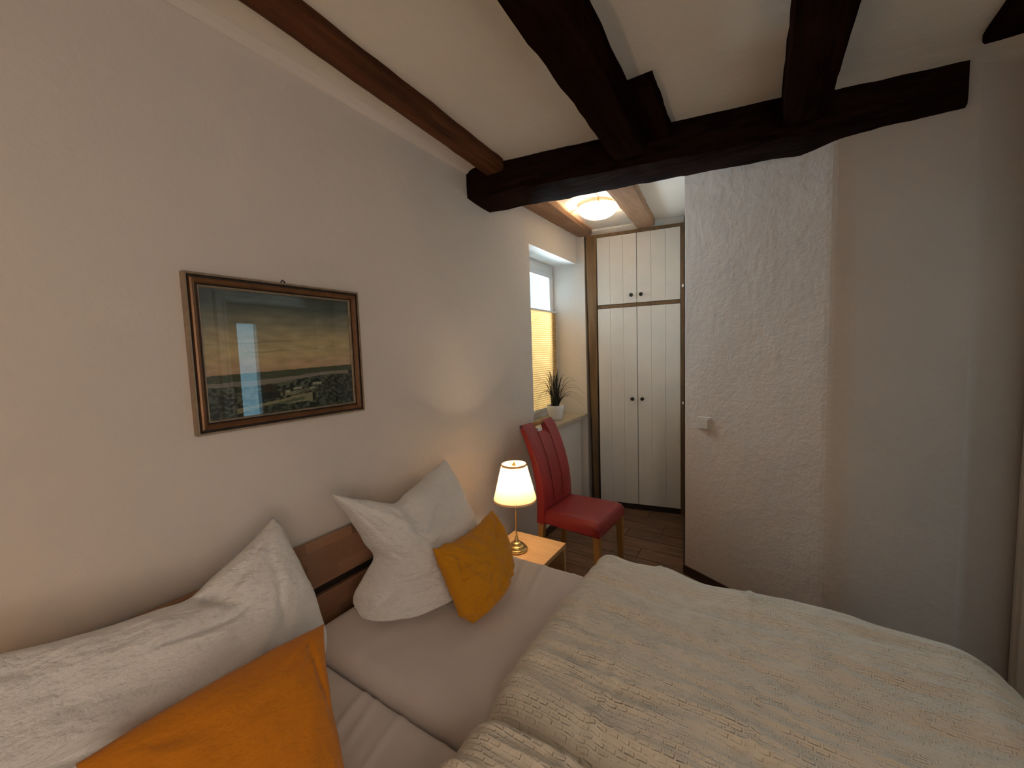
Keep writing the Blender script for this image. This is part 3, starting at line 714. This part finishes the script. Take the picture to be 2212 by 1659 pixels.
def table_lamp(x, y, z, label, power):
    t_ = thing('table_lamp', label, 'lamp', (x, y, z))
    bm = bmesh.new()
    lathe(bm, [(0.0, 0.0), (0.060, 0.0), (0.063, 0.006), (0.061, 0.012), (0.055, 0.018), (0.050, 0.020), (0.049, 0.026), (0.043, 0.033), (0.033, 0.036), (0.031, 0.042), (0.024, 0.048), (0.014, 0.052), (0.011, 0.060), (0.009, 0.075), (0.0, 0.076)], 48)
    bmesh.ops.remove_doubles(bm, verts=bm.verts, dist=1e-5); link('base', bm, 'brass', t_, smooth=True)
    bm = bmesh.new(); lathe(bm, [(0.0, 0.07), (0.0075, 0.07), (0.0075, 0.078), (0.0045, 0.084), (0.0045, 0.190), (0.0075, 0.196), (0.0085, 0.203), (0.0075, 0.210), (0.0042, 0.216), (0.0042, 0.335), (0.012, 0.338), (0.012, 0.375), (0.0, 0.375)], 16)
    bmesh.ops.remove_doubles(bm, verts=bm.verts, dist=1e-5); link('pole', bm, 'brass', t_, smooth=True)
    pl = lambda a, z_: 0.013*math.sin(a*60)
    zb, zt, rb, rt = 0.293, 0.490, 0.118, 0.068
    bm = bmesh.new(); lathe(bm, [(rb, zb), (rb+(rt-rb)*0.33, zb+(zt-zb)*0.33), (rb+(rt-rb)*0.66, zb+(zt-zb)*0.66), (rt, zt)], 360, wob=pl)
    link('lamp_shade', bm, 'shade', t_, smooth=True)
    for r, z0_, z1_ in ((rb+0.002, zb-0.004, zb+0.006), (rt+0.002, zt-0.008, zt+0.003)):
        bm = bmesh.new(); lathe(bm, [(r, z0_), (r, z1_), (r-0.004, z1_), (r-0.004, z0_), (r, z0_)], 64); link('trim_band', bm, 'shade_rim', t_, smooth=False)
    bm = bmesh.new()
    for k in range(3): tube(bm, [(0, 0, zt-0.004), (rt*math.cos(k*2.094+0.5), rt*math.sin(k*2.094+0.5), zt-0.006)], 0.0012, 6)
    lathe(bm, [(0.0, zt-0.008), (0.010, zt-0.008), (0.010, zt+0.0), (0.004, zt+0.004), (0.004, zt+0.012), (0.0, zt+0.012)], 12)
    tube(bm, [(0.0, 0.0, 0.375), (0.03, 0, 0.39), (0.034, 0, 0.44), (0.0, 0, zt-0.004)], 0.0013, 6)
    link('shade_carrier', bm, 'brass', t_)
    bm = bmesh.new(); bmesh.ops.create_uvsphere(bm, u_segments=16, v_segments=10, radius=0.021); bmesh.ops.translate(bm, verts=bm.verts, vec=(0, 0, 0.405)); link('bulb', bm, 'bulb', t_, smooth=True)
    l = bpy.data.lights.new('bulb_light', 'POINT'); l.energy = power; l.color = (1.0, 0.74, 0.48); l.shadow_soft_size = 0.024
    lo = bpy.data.objects.new('bulb_light', l); COL.objects.link(lo); lo.parent = t_; lo.location = (0, 0, 0.405)
    return t_
lamp = table_lamp(-1.165, 1.815, 0.405, 'lit brass table lamp with pleated cream shade on the nightstand', LAMP_W)
bm = bmesh.new(); tube(bm, [(-0.058, 0.02, 0.006), (-0.075, 0.035, 0.012), (-0.10, 0.05, 0.008), (-0.145, 0.045, 0.006), (-0.158, 0.04, -0.02), (-0.160, 0.04, -0.06)], 0.003, 8)
link('cord', bm, 'cord', lamp, smooth=True)
# its twin stands outside the view on the near side; its glow reaches the lower left corner
nightstand(-1.46, -0.62, 'matching beech nightstand on the near side of the bed')
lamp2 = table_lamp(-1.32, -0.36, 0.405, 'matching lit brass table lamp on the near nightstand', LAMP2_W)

# ------------------------------------------------------------------ red chair
chair = thing('dining_chair', 'red leather high-backed dining chair with oak legs below the window', 'chair', (-1.02, 2.435, 0), math.radians(-3))
def ch(name, bm, mat, smooth=True, **kw): return link(name, bm, mat, chair, smooth=smooth, **kw)
# seat: local x -0.19..0.215, y -0.22..0.225
bm = bmesh.new(); nx, ny = 24, 24
def seat_pt(u, v, top):
    x = -0.20+0.405*u; hw = 0.190+0.028*u; y = -hw+2*hw*v
    e = min(u/0.06 if u < 0.06 else 1, (1-u)/0.12, v/0.10, (1-v)/0.10, 1); r = 0.024*(1-math.sqrt(max(0, 1-(1-max(0, e))**2)))
    z = (0.468-r*1.0+0.006*math.sin(PI*u)*math.sin(PI*v)-0.012*max(0, (u-0.75)/0.25)**2) if top else 0.372
    return (x, y, z)
Tt = [[bm.verts.new(seat_pt(i/nx, j/ny, True)) for j in range(ny+1)] for i in range(nx+1)]
Bb = [[bm.verts.new(seat_pt(i/nx, j/ny, False)) for j in range(ny+1)] for i in range(nx+1)]
for i in range(nx):
    for j in range(ny):
        bm.faces.new((Tt[i][j], Tt[i+1][j], Tt[i+1][j+1], Tt[i][j+1])); bm.faces.new((Bb[i][j], Bb[i][j+1], Bb[i+1][j+1], Bb[i+1][j]))
for i in range(nx):
    bm.faces.new((Tt[i][0], Bb[i][0], Bb[i+1][0], Tt[i+1][0])); bm.faces.new((Tt[i][ny], Tt[i+1][ny], Bb[i+1][ny], Bb[i][ny]))
for j in range(ny):
    bm.faces.new((Tt[0][j], Tt[0][j+1], Bb[0][j+1], Bb[0][j])); bm.faces.new((Tt[nx][j], Bb[nx][j], Bb[nx][j+1], Tt[nx][j+1]))
o = ch('seat', bm, 'leather'); bevel(o, 0.010, 3, 0.9)
# backrest: curved slab in three upholstered strips, the middle one cut short for the grip
def back_x(z):                      # front face x at height z
    k = (z-0.38)/0.65; return -0.190-0.02*k-0.125*k*k+0.02*math.sin(PI*k)
def strip(bm, ya, yb, z0, z1, ea=0.010, eb=0.010):
    roundtop = True
    n = 26; th = 0.066; rings = []
    for i in range(n+1):
        k = i/n; z = z0+(z1-z0)*k; xf = back_x(z); tk = th*(1-0.25*k)
        if roundtop and k > 0.93: tk2 = tk*math.sqrt(max(0.05, 1-((k-0.93)/0.07)**2)); xf -= (tk-tk2)*0.5; tk = tk2
        a, b = ya, yb
        # slightly narrower toward the foot, as in upholstered backs
        s = 1-0.03*(1-(z-0.38)/0.65); a *= s; b *= s
        rings.append([bm.verts.new(c) for c in ((xf-ea, a, z), (xf-ea*0.3, a+ea*0.3, z), (xf, a+ea, z), (xf, (a+b)/2, z), (xf, b-eb, z), (xf-eb*0.3, b-eb*0.3, z), (xf-eb, b, z), (xf-tk+eb, b, z), (xf-tk, b-eb, z), (xf-tk, a+ea, z), (xf-tk+ea, a, z))])
    m = 11
    for p_, q_ in zip(rings, rings[1:]):
        for i in range(m): bm.faces.new((p_[i], p_[(i+1) % m], q_[(i+1) % m], q_[i]))
    bm.faces.new(rings[0][::-1]); bm.faces.new(rings[-1])
bm = bmesh.new()
strip(bm, -0.205, -0.070, 0.372, 1.018, 0.012, 0.0008); strip(bm, 0.070, 0.205, 0.372, 1.018, 0.0008, 0.012); strip(bm, -0.0697, 0.0697, 0.372, 0.955, 0.0008, 0.0008)
o = ch('backrest', bm, 'leather'); o.modifiers.new('es', 'EDGE_SPLIT').split_angle = 0.6
bm = bmesh.new()
for s_ in (-1, 1): tube(bm, [(back_x(z)+0.0012, s_*0.0697*(1-0.03*(1-(z-0.38)/0.65)), z) for z in [0.50+0.02*i for i in range(24)]], 0.0016, 5)
ch('seam', bm, 'leather_dark')
bm = bmesh.new(); tube(bm, [(back_x(1.0)-0.028, -0.070, 1.003), (back_x(1.0)-0.028, 0.070, 1.003)], 0.0145, 12); ch('grip_bar', bm, 'oak_leg', label='round wooden grip bar')
bm = bmesh.new(); box(bm, back_x(0.96)-0.036, back_x(0.96)-0.012, -0.040, 0.005, 0.955, 0.978); o = ch('tag', bm, 'white_gloss', False, label='small white tag in the grip opening')
def leg(x, y, dx, top):
    bm = bmesh.new(); a, b = 0.021, 0.0155
    hexa(bm, [(x+dx-b, y-b, 0.0), (x+dx+b, y-b, 0.0), (x+dx+b, y+b, 0.0), (x+dx-b, y+b, 0.0), (x-a, y-a, top), (x+a, y-a, top), (x+a, y+a, top), (x-a, y+a, top)])
    o = ch('leg', bm, 'oak_leg', False); bevel(o, 0.003)
leg(0.178, -0.190, 0.004, 0.374); leg(0.178, 0.190, 0.004, 0.374); leg(-0.222, -0.168, -0.035, 0.374); leg(-0.222, 0.168, -0.035, 0.374)

# ------------------------------------------------------------------ potted grass
pot = thing('potted_grass', 'white pot with dark ornamental grass on the window sill', 'plant', (-1.585, 3.19, 0.905)); pot.scale = (1.12, 1.12, 1.08)
bm = bmesh.new(); lathe(bm, [(0.0, 0.0), (0.046, 0.0), (0.052, 0.006), (0.060, 0.045), (0.068, 0.085), (0.071, 0.116), (0.0685, 0.118), (0.066, 0.108), (0.064, 0.095), (0.0, 0.095)], 40)
bmesh.ops.remove_doubles(bm, verts=bm.verts, dist=1e-5); link('pot', bm, 'pot', pot, smooth=True)
bm = bmesh.new(); lathe(bm, [(0.0, 0.102), (0.03, 0.104), (0.0645, 0.099)], 24); bmesh.ops.remove_doubles(bm, verts=bm.verts, dist=1e-5); link('soil', bm, 'soil', pot, smooth=True)
def blade(az, reach, height, droop, r0, wdt, mat='leaf', nm='leaf'):
    height *= 1.28; reach *= 1.1; bm = bmesh.new(); d = Vector((math.cos(az), math.sin(az), 0)); s = Vector((-d.y, d.x, 0)); n = 11; rows = []
    for i in range(n+1):
        k = i/n; p = d*(r0+reach*(k**1.5))+Vector((0, 0, 0.095+height*(math.sin(min(1, k*1.0)*PI*0.5*(1+droop))) / (1 if droop < 0.01 else 1)))
        wk = wdt*(1-k**2.2)*(0.6+0.8*math.sin(PI*min(1, k+0.15)))+0.0004
        rows.append((bm.verts.new(p-s*wk), bm.verts.new(p+Vector((0, 0, wk*0.5))), bm.verts.new(p+s*wk)))
    for a, b in zip(rows, rows[1:]): bm.faces.new((a[0], a[1], b[1], b[0])); bm.faces.new((a[1], a[2], b[2], b[1]))
    o = link(nm, bm, mat, pot, smooth=True); o.modifiers.new('solid', 'SOLIDIFY').thickness = 0.0009
rnd = random.Random(4)
for i in range(46):
    az = rnd.uniform(0, 2*PI); R_ = rnd.choice([0.03, 0.05, 0.07, 0.10, 0.13])
    R_ *= 0.62 if math.cos(az) < -0.3 else 1.0
    blade(az, R_*rnd.uniform(0.8, 1.2), rnd.uniform(0.10, 0.24)-R_*0.25, rnd.uniform(0.0, 0.5), rnd.uniform(0, 0.035), rnd.uniform(0.0020, 0.0036))
for az, R_, H_, dr in ((0.55, 0.20, 0.13, 0.55), (0.75, 0.22, 0.10, 0.8), (0.35, 0.19, 0.08, 0.9), (0.2, 0.17, 0.15, 0.4), (1.0, 0.18, 0.17, 0.25), (0.9, 0.21, 0.085, 0.75), (-2.1, 0.15, 0.17, 0.45), (-1.9, 0.16, 0.12, 0.7), (-2.3, 0.13, 0.19, 0.3), (-1.6, 0.14, 0.13, 0.6), (-0.4, 0.10, 0.22, 0.1), (1.4, 0.03, 0.26, 0.0), (0.3, 0.02, 0.25, 0.0)):
    blade(az, R_, H_, dr, 0.02, 0.0036)
for az, R_, H_, dr in ((-1.9, 0.10, 0.225, 0.25), (-1.7, 0.085, 0.245, 0.2), (-2.2, 0.11, 0.205, 0.3), (-1.3, 0.05, 0.25, 0.15)):
    blade(az, R_, H_, dr, 0.015, 0.0065, 'plume', 'plume')

# ------------------------------------------------------------------ pleated blind
bm = bmesh.new(); zt_, zb_ = 1.886, 0.985; n = 46; cols = 2; yb0, yb1 = 2.86, 3.575; prev = None
verts = []
for i in range(2*n+1):
    z = zt_-(zt_-zb_)*(i/(2*n))**1.0; x = -1.752+(0.009 if i % 2 else -0.004)
    verts.append((bm.verts.new((x, yb0, z)), bm.verts.new((x, yb1, z))))
for a, b in zip(verts, verts[1:]): bm.faces.new((a[0], a[1], b[1], b[0]))
bl = thing('pleated_blind', 'beige pleated blind covering the lower part of the alcove window', 'blind', (-1.75, 3.22, 0.98))
def LB(o): o.matrix_parent_inverse = Matrix.Translation((1.75, -3.22, -0.98)); return o
LB(link('fabric', bm, 'blind', bl, smooth=False))
for z0_, z1_ in ((1.884, 1.902), (0.968, 0.988)):
    bm = bmesh.new(); box(bm, -1.762, -1.740, yb0-0.003, yb1+0.003, z0_, z1_); LB(bevel(link('rail', bm, 'white_gloss', bl), 0.003))
bm = bmesh.new(); box(bm, -1.742, -1.734, 3.20, 3.228, 1.886, 1.900); LB(link('handle', bm, 'steel', bl))

# ------------------------------------------------------------------ ceiling lamp in the alcove
cl = thing('ceiling_lamp', 'round alabaster glass ceiling lamp glowing in the alcove', 'lamp', (-1.105, 3.04, ZA))
bm = bmesh.new(); lathe(bm, [(0.0, 0.0), (0.115, 0.0), (0.115, -0.018), (0.0, -0.018)], 48); bmesh.ops.remove_doubles(bm, verts=bm.verts, dist=1e-5); link('base_plate', bm, 'white_gloss', cl)
bm = bmesh.new(); prof = [(0.150*math.sin(a), -0.030-0.085*math.cos(a)) for a in [PI/2*i/14 for i in range(15)]]
lathe(bm, [(max(r, 0.0005), z) for r, z in prof], 56); link('glass_dome', bm, 'dome', cl, smooth=True)
bm = bmesh.new(); lathe(bm, [(0.150, -0.032), (0.154, -0.030), (0.150, -0.027), (0.146, -0.030), (0.150, -0.032)], 56); link('glass_rim', bm, 'dome', cl, smooth=True)
for k in range(3):
    a = 0.9+k*2.094; bm = bmesh.new(); box(bm, 0.143, 0.158, -0.006, 0.006, -0.042, -0.004); o = link('clip', bm, 'brass', cl); o.rotation_euler = (0, 0, a); bevel(o, 0.002)
bm = bmesh.new(); bmesh.ops.create_uvsphere(bm, u_segments=16, v_segments=10, radius=0.024); bmesh.ops.translate(bm, verts=bm.verts, vec=(0.045, 0.0, -0.058)); link('bulb', bm, 'bulb', cl, smooth=True)
l = bpy.data.lights.new('ceiling_bulb_light', 'POINT'); l.energy = CEIL_W; l.color = (1.0, 0.80, 0.58); l.shadow_soft_size = 0.028
lo = bpy.data.objects.new('ceiling_bulb_light', l); COL.objects.link(lo); lo.parent = cl; lo.location = (0.045, 0.0, -0.058)

# ------------------------------------------------------------------ light switch on the slanting wall
u = (Vector((*B, 0))-Vector((*A, 0))).normalized(); ang = math.atan2(u.y, u.x)
cpos = Vector((-0.315, 2.696, 1.031)); cpos = Vector((*A, 0))+u*((cpos-Vector((*A, 0))).dot(u)); cpos.z = 1.031
sw = thing('light_switch', 'square white rocker light switch on the slanting plaster wall', 'switch', cpos, ang)
bm = bmesh.new(); box(bm, -0.040, 0.040, -0.011, 0.001, -0.040, 0.040); bevel(link('surround', bm, 'switch', sw), 0.003)
bm = bmesh.new(); hexa(bm, [(-0.029, -0.0165, -0.031), (0.029, -0.0165, -0.031), (0.029, -0.008, -0.031), (-0.029, -0.008, -0.031), (-0.029, -0.013, 0.029), (0.029, -0.013, 0.029), (0.029, -0.008, 0.029), (-0.029, -0.008, 0.029)])
bevel(link('rocker', bm, 'switch', sw), 0.002)

# ------------------------------------------------------------------ framed landscape
PIC_Y, PIC_Z, PW, PH = 0.8065, 1.531, 0.608, 0.508
pic = thing('framed_picture', 'landscape painting of a lake valley in a bronze frame on the left wall', 'picture', (XW+0.004, PIC_Y, PIC_Z), math.radians(-0.6))
# local: x out of the wall, y along wall, z up
def frame_ring(name, prof, mat):
    bm = bmesh.new(); R4 = []
    for inset, out in prof:
        a, b = PW/2-inset, PH/2-inset
        R4.append([bm.verts.new((out, sy*a, sz*b)) for sy, sz in ((-1, -1), (1, -1), (1, 1), (-1, 1))])
    for p_, q_ in zip(R4, R4[1:]):
        for i in range(4): bm.faces.new((p_[i], p_[(i+1) % 4], q_[(i+1) % 4], q_[i]))
    return link(name, bm, mat, pic, recalc=True)
frame_ring('frame_edge', [(0.0, 0.0), (0.0, 0.027), (0.002, 0.030), (0.006, 0.030), (0.008, 0.026)], 'frame_silver')
frame_ring('frame_groove', [(0.008, 0.026), (0.009, 0.021), (0.013, 0.020)], 'frame_black')
frame_ring('frame_moulding', [(0.013, 0.020), (0.015, 0.025), (0.020, 0.027), (0.027, 0.024), (0.032, 0.018)], 'frame_gold')
frame_ring('inner_groove', [(0.032, 0.018), (0.033, 0.014), (0.036, 0.014)], 'frame_black')
frame_ring('inner_lip', [(0.036, 0.014), (0.0365, 0.018), (0.039, 0.018), (0.0395, 0.013), (0.0415, 0.012), (0.042, 0.006)], 'frame_silver')
bm = bmesh.new(); box(bm, 0.0, 0.004, -PW/2+0.01, PW/2-0.01, -PH/2+0.01, PH/2-0.01); link('backing', bm, 'frame_black', pic)
bm = bmesh.new(); tube(bm, [(0.004, -0.006, PH/2-0.002), (0.010, -0.006, PH/2+0.008), (0.010, 0.0, PH/2+0.013), (0.010, 0.006, PH/2+0.008), (0.004, 0.006, PH/2-0.002)], 0.0022, 8); link('hanger', bm, 'frame_black', pic, smooth=True)
# painted sheet: flat print carried by vertex colours
W_, H_ = 300, 250
aw, ah = PW/2-0.041, PH/2-0.041
def lerp(a, b, t): return tuple(x+(y-x)*t for x, y in zip(a, b))
def paint(u, v):                      # u 0..1 left-right, v 0..1 bottom-top
    n1 = N3(u*4, v*9, 1); n2 = N3(u*10, v*26, 2); n3 = N3(u*38, v*46, 3); n4 = N3(u*90, v*90, 4)
    hor = 0.335+0.045*u
    if v > hor:
        s = (v-hor)/(1-hor)+0.06*n1-0.10*u*(0.5-abs((v-0.8)))
        stops = [(0.0, (0.40, 0.27, 0.17)), (0.25, (0.42, 0.33, 0.18)), (0.45, (0.32, 0.27, 0.17)), (0.62, (0.19, 0.18, 0.135)), (0.80, (0.075, 0.090, 0.078)), (1.1, (0.030, 0.042, 0.040))]
        s = max(0, min(1.09, s))
        for (a, ca), (b, cb) in zip(stops, stops[1:]):
            if a <= s <= b: c = lerp(ca, cb, (s-a)/(b-a)); break
        # dark cloud bars
        for cy, wd_, am in ((0.24+0.05*u, 0.018, 0.55), (0.36+0.06*u, 0.022, 0.55), (0.62, 0.05, 0.25)):
            d = abs((v-hor)/(1-hor)-cy+0.03*n2)/wd_
            if d < 1: c = lerp(c, (0.11, 0.11, 0.095), am*(1-d)*max(0, min(1, 0.6+1.6*n1)))
        k = 1.45*(1+0.25*n2+0.10*n4); return tuple(x*k for x in c)
    d = (hor-v)/hor
    hill = 0.10+0.05*math.sin(u*3.0+0.5)-0.06*u+0.02*n2
    if d < hill+0.05+0.06*max(0, u-0.75)*4: return tuple(x*(1+0.3*n3) for x in (0.085, 0.10, 0.06))
    lake = 0.26+0.05*math.sin(u*6)+0.02*n2
    if d < lake and u < 0.97: return tuple(x*(1+0.12*n2) for x in lerp((0.26, 0.235, 0.20), (0.30, 0.25, 0.20), u))
    # wooded valley with fields and houses
    dark = (0.014, 0.019, 0.016)
    field = (0.22, 0.20, 0.12)
    c = lerp(dark, (0.095, 0.105, 0.075), max(0, min(1, 0.35+2.6*n3+1.2*N3(u*16, v*22, 9))))
    fm = N3(u*3.4+7, v*16, 8)
    centre = max(0, 1-abs(u-0.52)/0.40)
    if d < 0.62 and fm > 0.02 and centre > 0.1: c = lerp(c, (0.17, 0.175, 0.115), min(1, (fm-0.02)*6)*centre)
    road = abs((d-0.80)-0.10*math.sin(u*5+1))
    if 0.15 < u < 0.66 and road < 0.10+0.03*n2: c = lerp(c, field, 0.85)
    if 0.20 < u < 0.60 and road < 0.035+0.02*n3: c = (0.08, 0.095, 0.06)
    for hx, hd, hw in ((0.55, 0.47, 0.03), (0.66, 0.50, 0.018), (0.48, 0.53, 0.015), (0.70, 0.40, 0.035)):
        if abs(u-hx) < hw and abs(d-hd) < 0.025: c = (0.27, 0.26, 0.20)
    # dark spires of the park building and firs
    for tx, tw, td in ((0.36, 0.035, 0.25), (0.325, 0.015, 0.33), (0.395, 0.015, 0.32), (0.72, 0.012, 0.42), (0.76, 0.014, 0.42), (0.45, 0.010, 0.40)):
        if abs(u-tx) < tw*max(0.1, min(1, (d-td)/0.12)) and td < d < 0.62: c = (0.035, 0.030, 0.020)
    if 0.28 < u < 0.43 and 0.50 < d < 0.66: c = (0.018, 0.020, 0.018)
    if d > 0.86+0.06*n2+0.04*math.sin(u*12) or u > 0.68+0.06*n1+0.15*(1-d) or u < 0.10+0.05*n1:
        c = lerp(dark, (0.070, 0.080, 0.060), max(0, min(1, 0.25+2.6*n3+1.2*N3(u*16, v*22, 9))))
    k = 1.5*(1+0.35*n4); return tuple(x*k for x in c)
vs_ = []; cs_ = []
for j in range(H_+1):
    for i in range(W_+1):
        vs_.append((0.0075, -aw+2*aw*i/W_, -ah+2*ah*j/H_)); cs_.append(paint(i/W_, j/H_))
me = bpy.data.meshes.new('painting'); me.from_pydata(vs_, [], [(j*(W_+1)+i, j*(W_+1)+i+1, (j+1)*(W_+1)+i+1, (j+1)*(W_+1)+i) for j in range(H_) for i in range(W_)])
ca = me.color_attributes.new('print', 'FLOAT_COLOR', 'POINT')
ca.data.foreach_set('color', [x for c in cs_ for x in (max(0, c[0]), max(0, c[1]), max(0, c[2]), 1)])
tm = NT('printed_landscape'); at = tm.n('ShaderNodeAttribute'); at.attribute_name = 'print'; tm.l(at.outputs['Color'], tm.b.inputs['Base Color']); tm.b.inputs['Roughness'].default_value = 0.8; tm.b.inputs['Specular IOR Level'].default_value = 0.1
me.materials.append(tm.m); o = bpy.data.objects.new('painting', me); COL.objects.link(o); o.parent = pic
bm = bmesh.new(); a_, b_ = aw+0.001, ah+0.001; lo_, hi_ = 0.0085, 0.0125
hexa(bm, [(lo_, -a_, -b_), (lo_+0.002, -a_, -b_), (hi_+0.002, a_, -b_), (hi_, a_, -b_), (lo_, -a_, b_), (lo_+0.002, -a_, b_), (hi_+0.002, a_, b_), (hi_, a_, b_)])
link('glass', bm, 'pic_glass', pic)
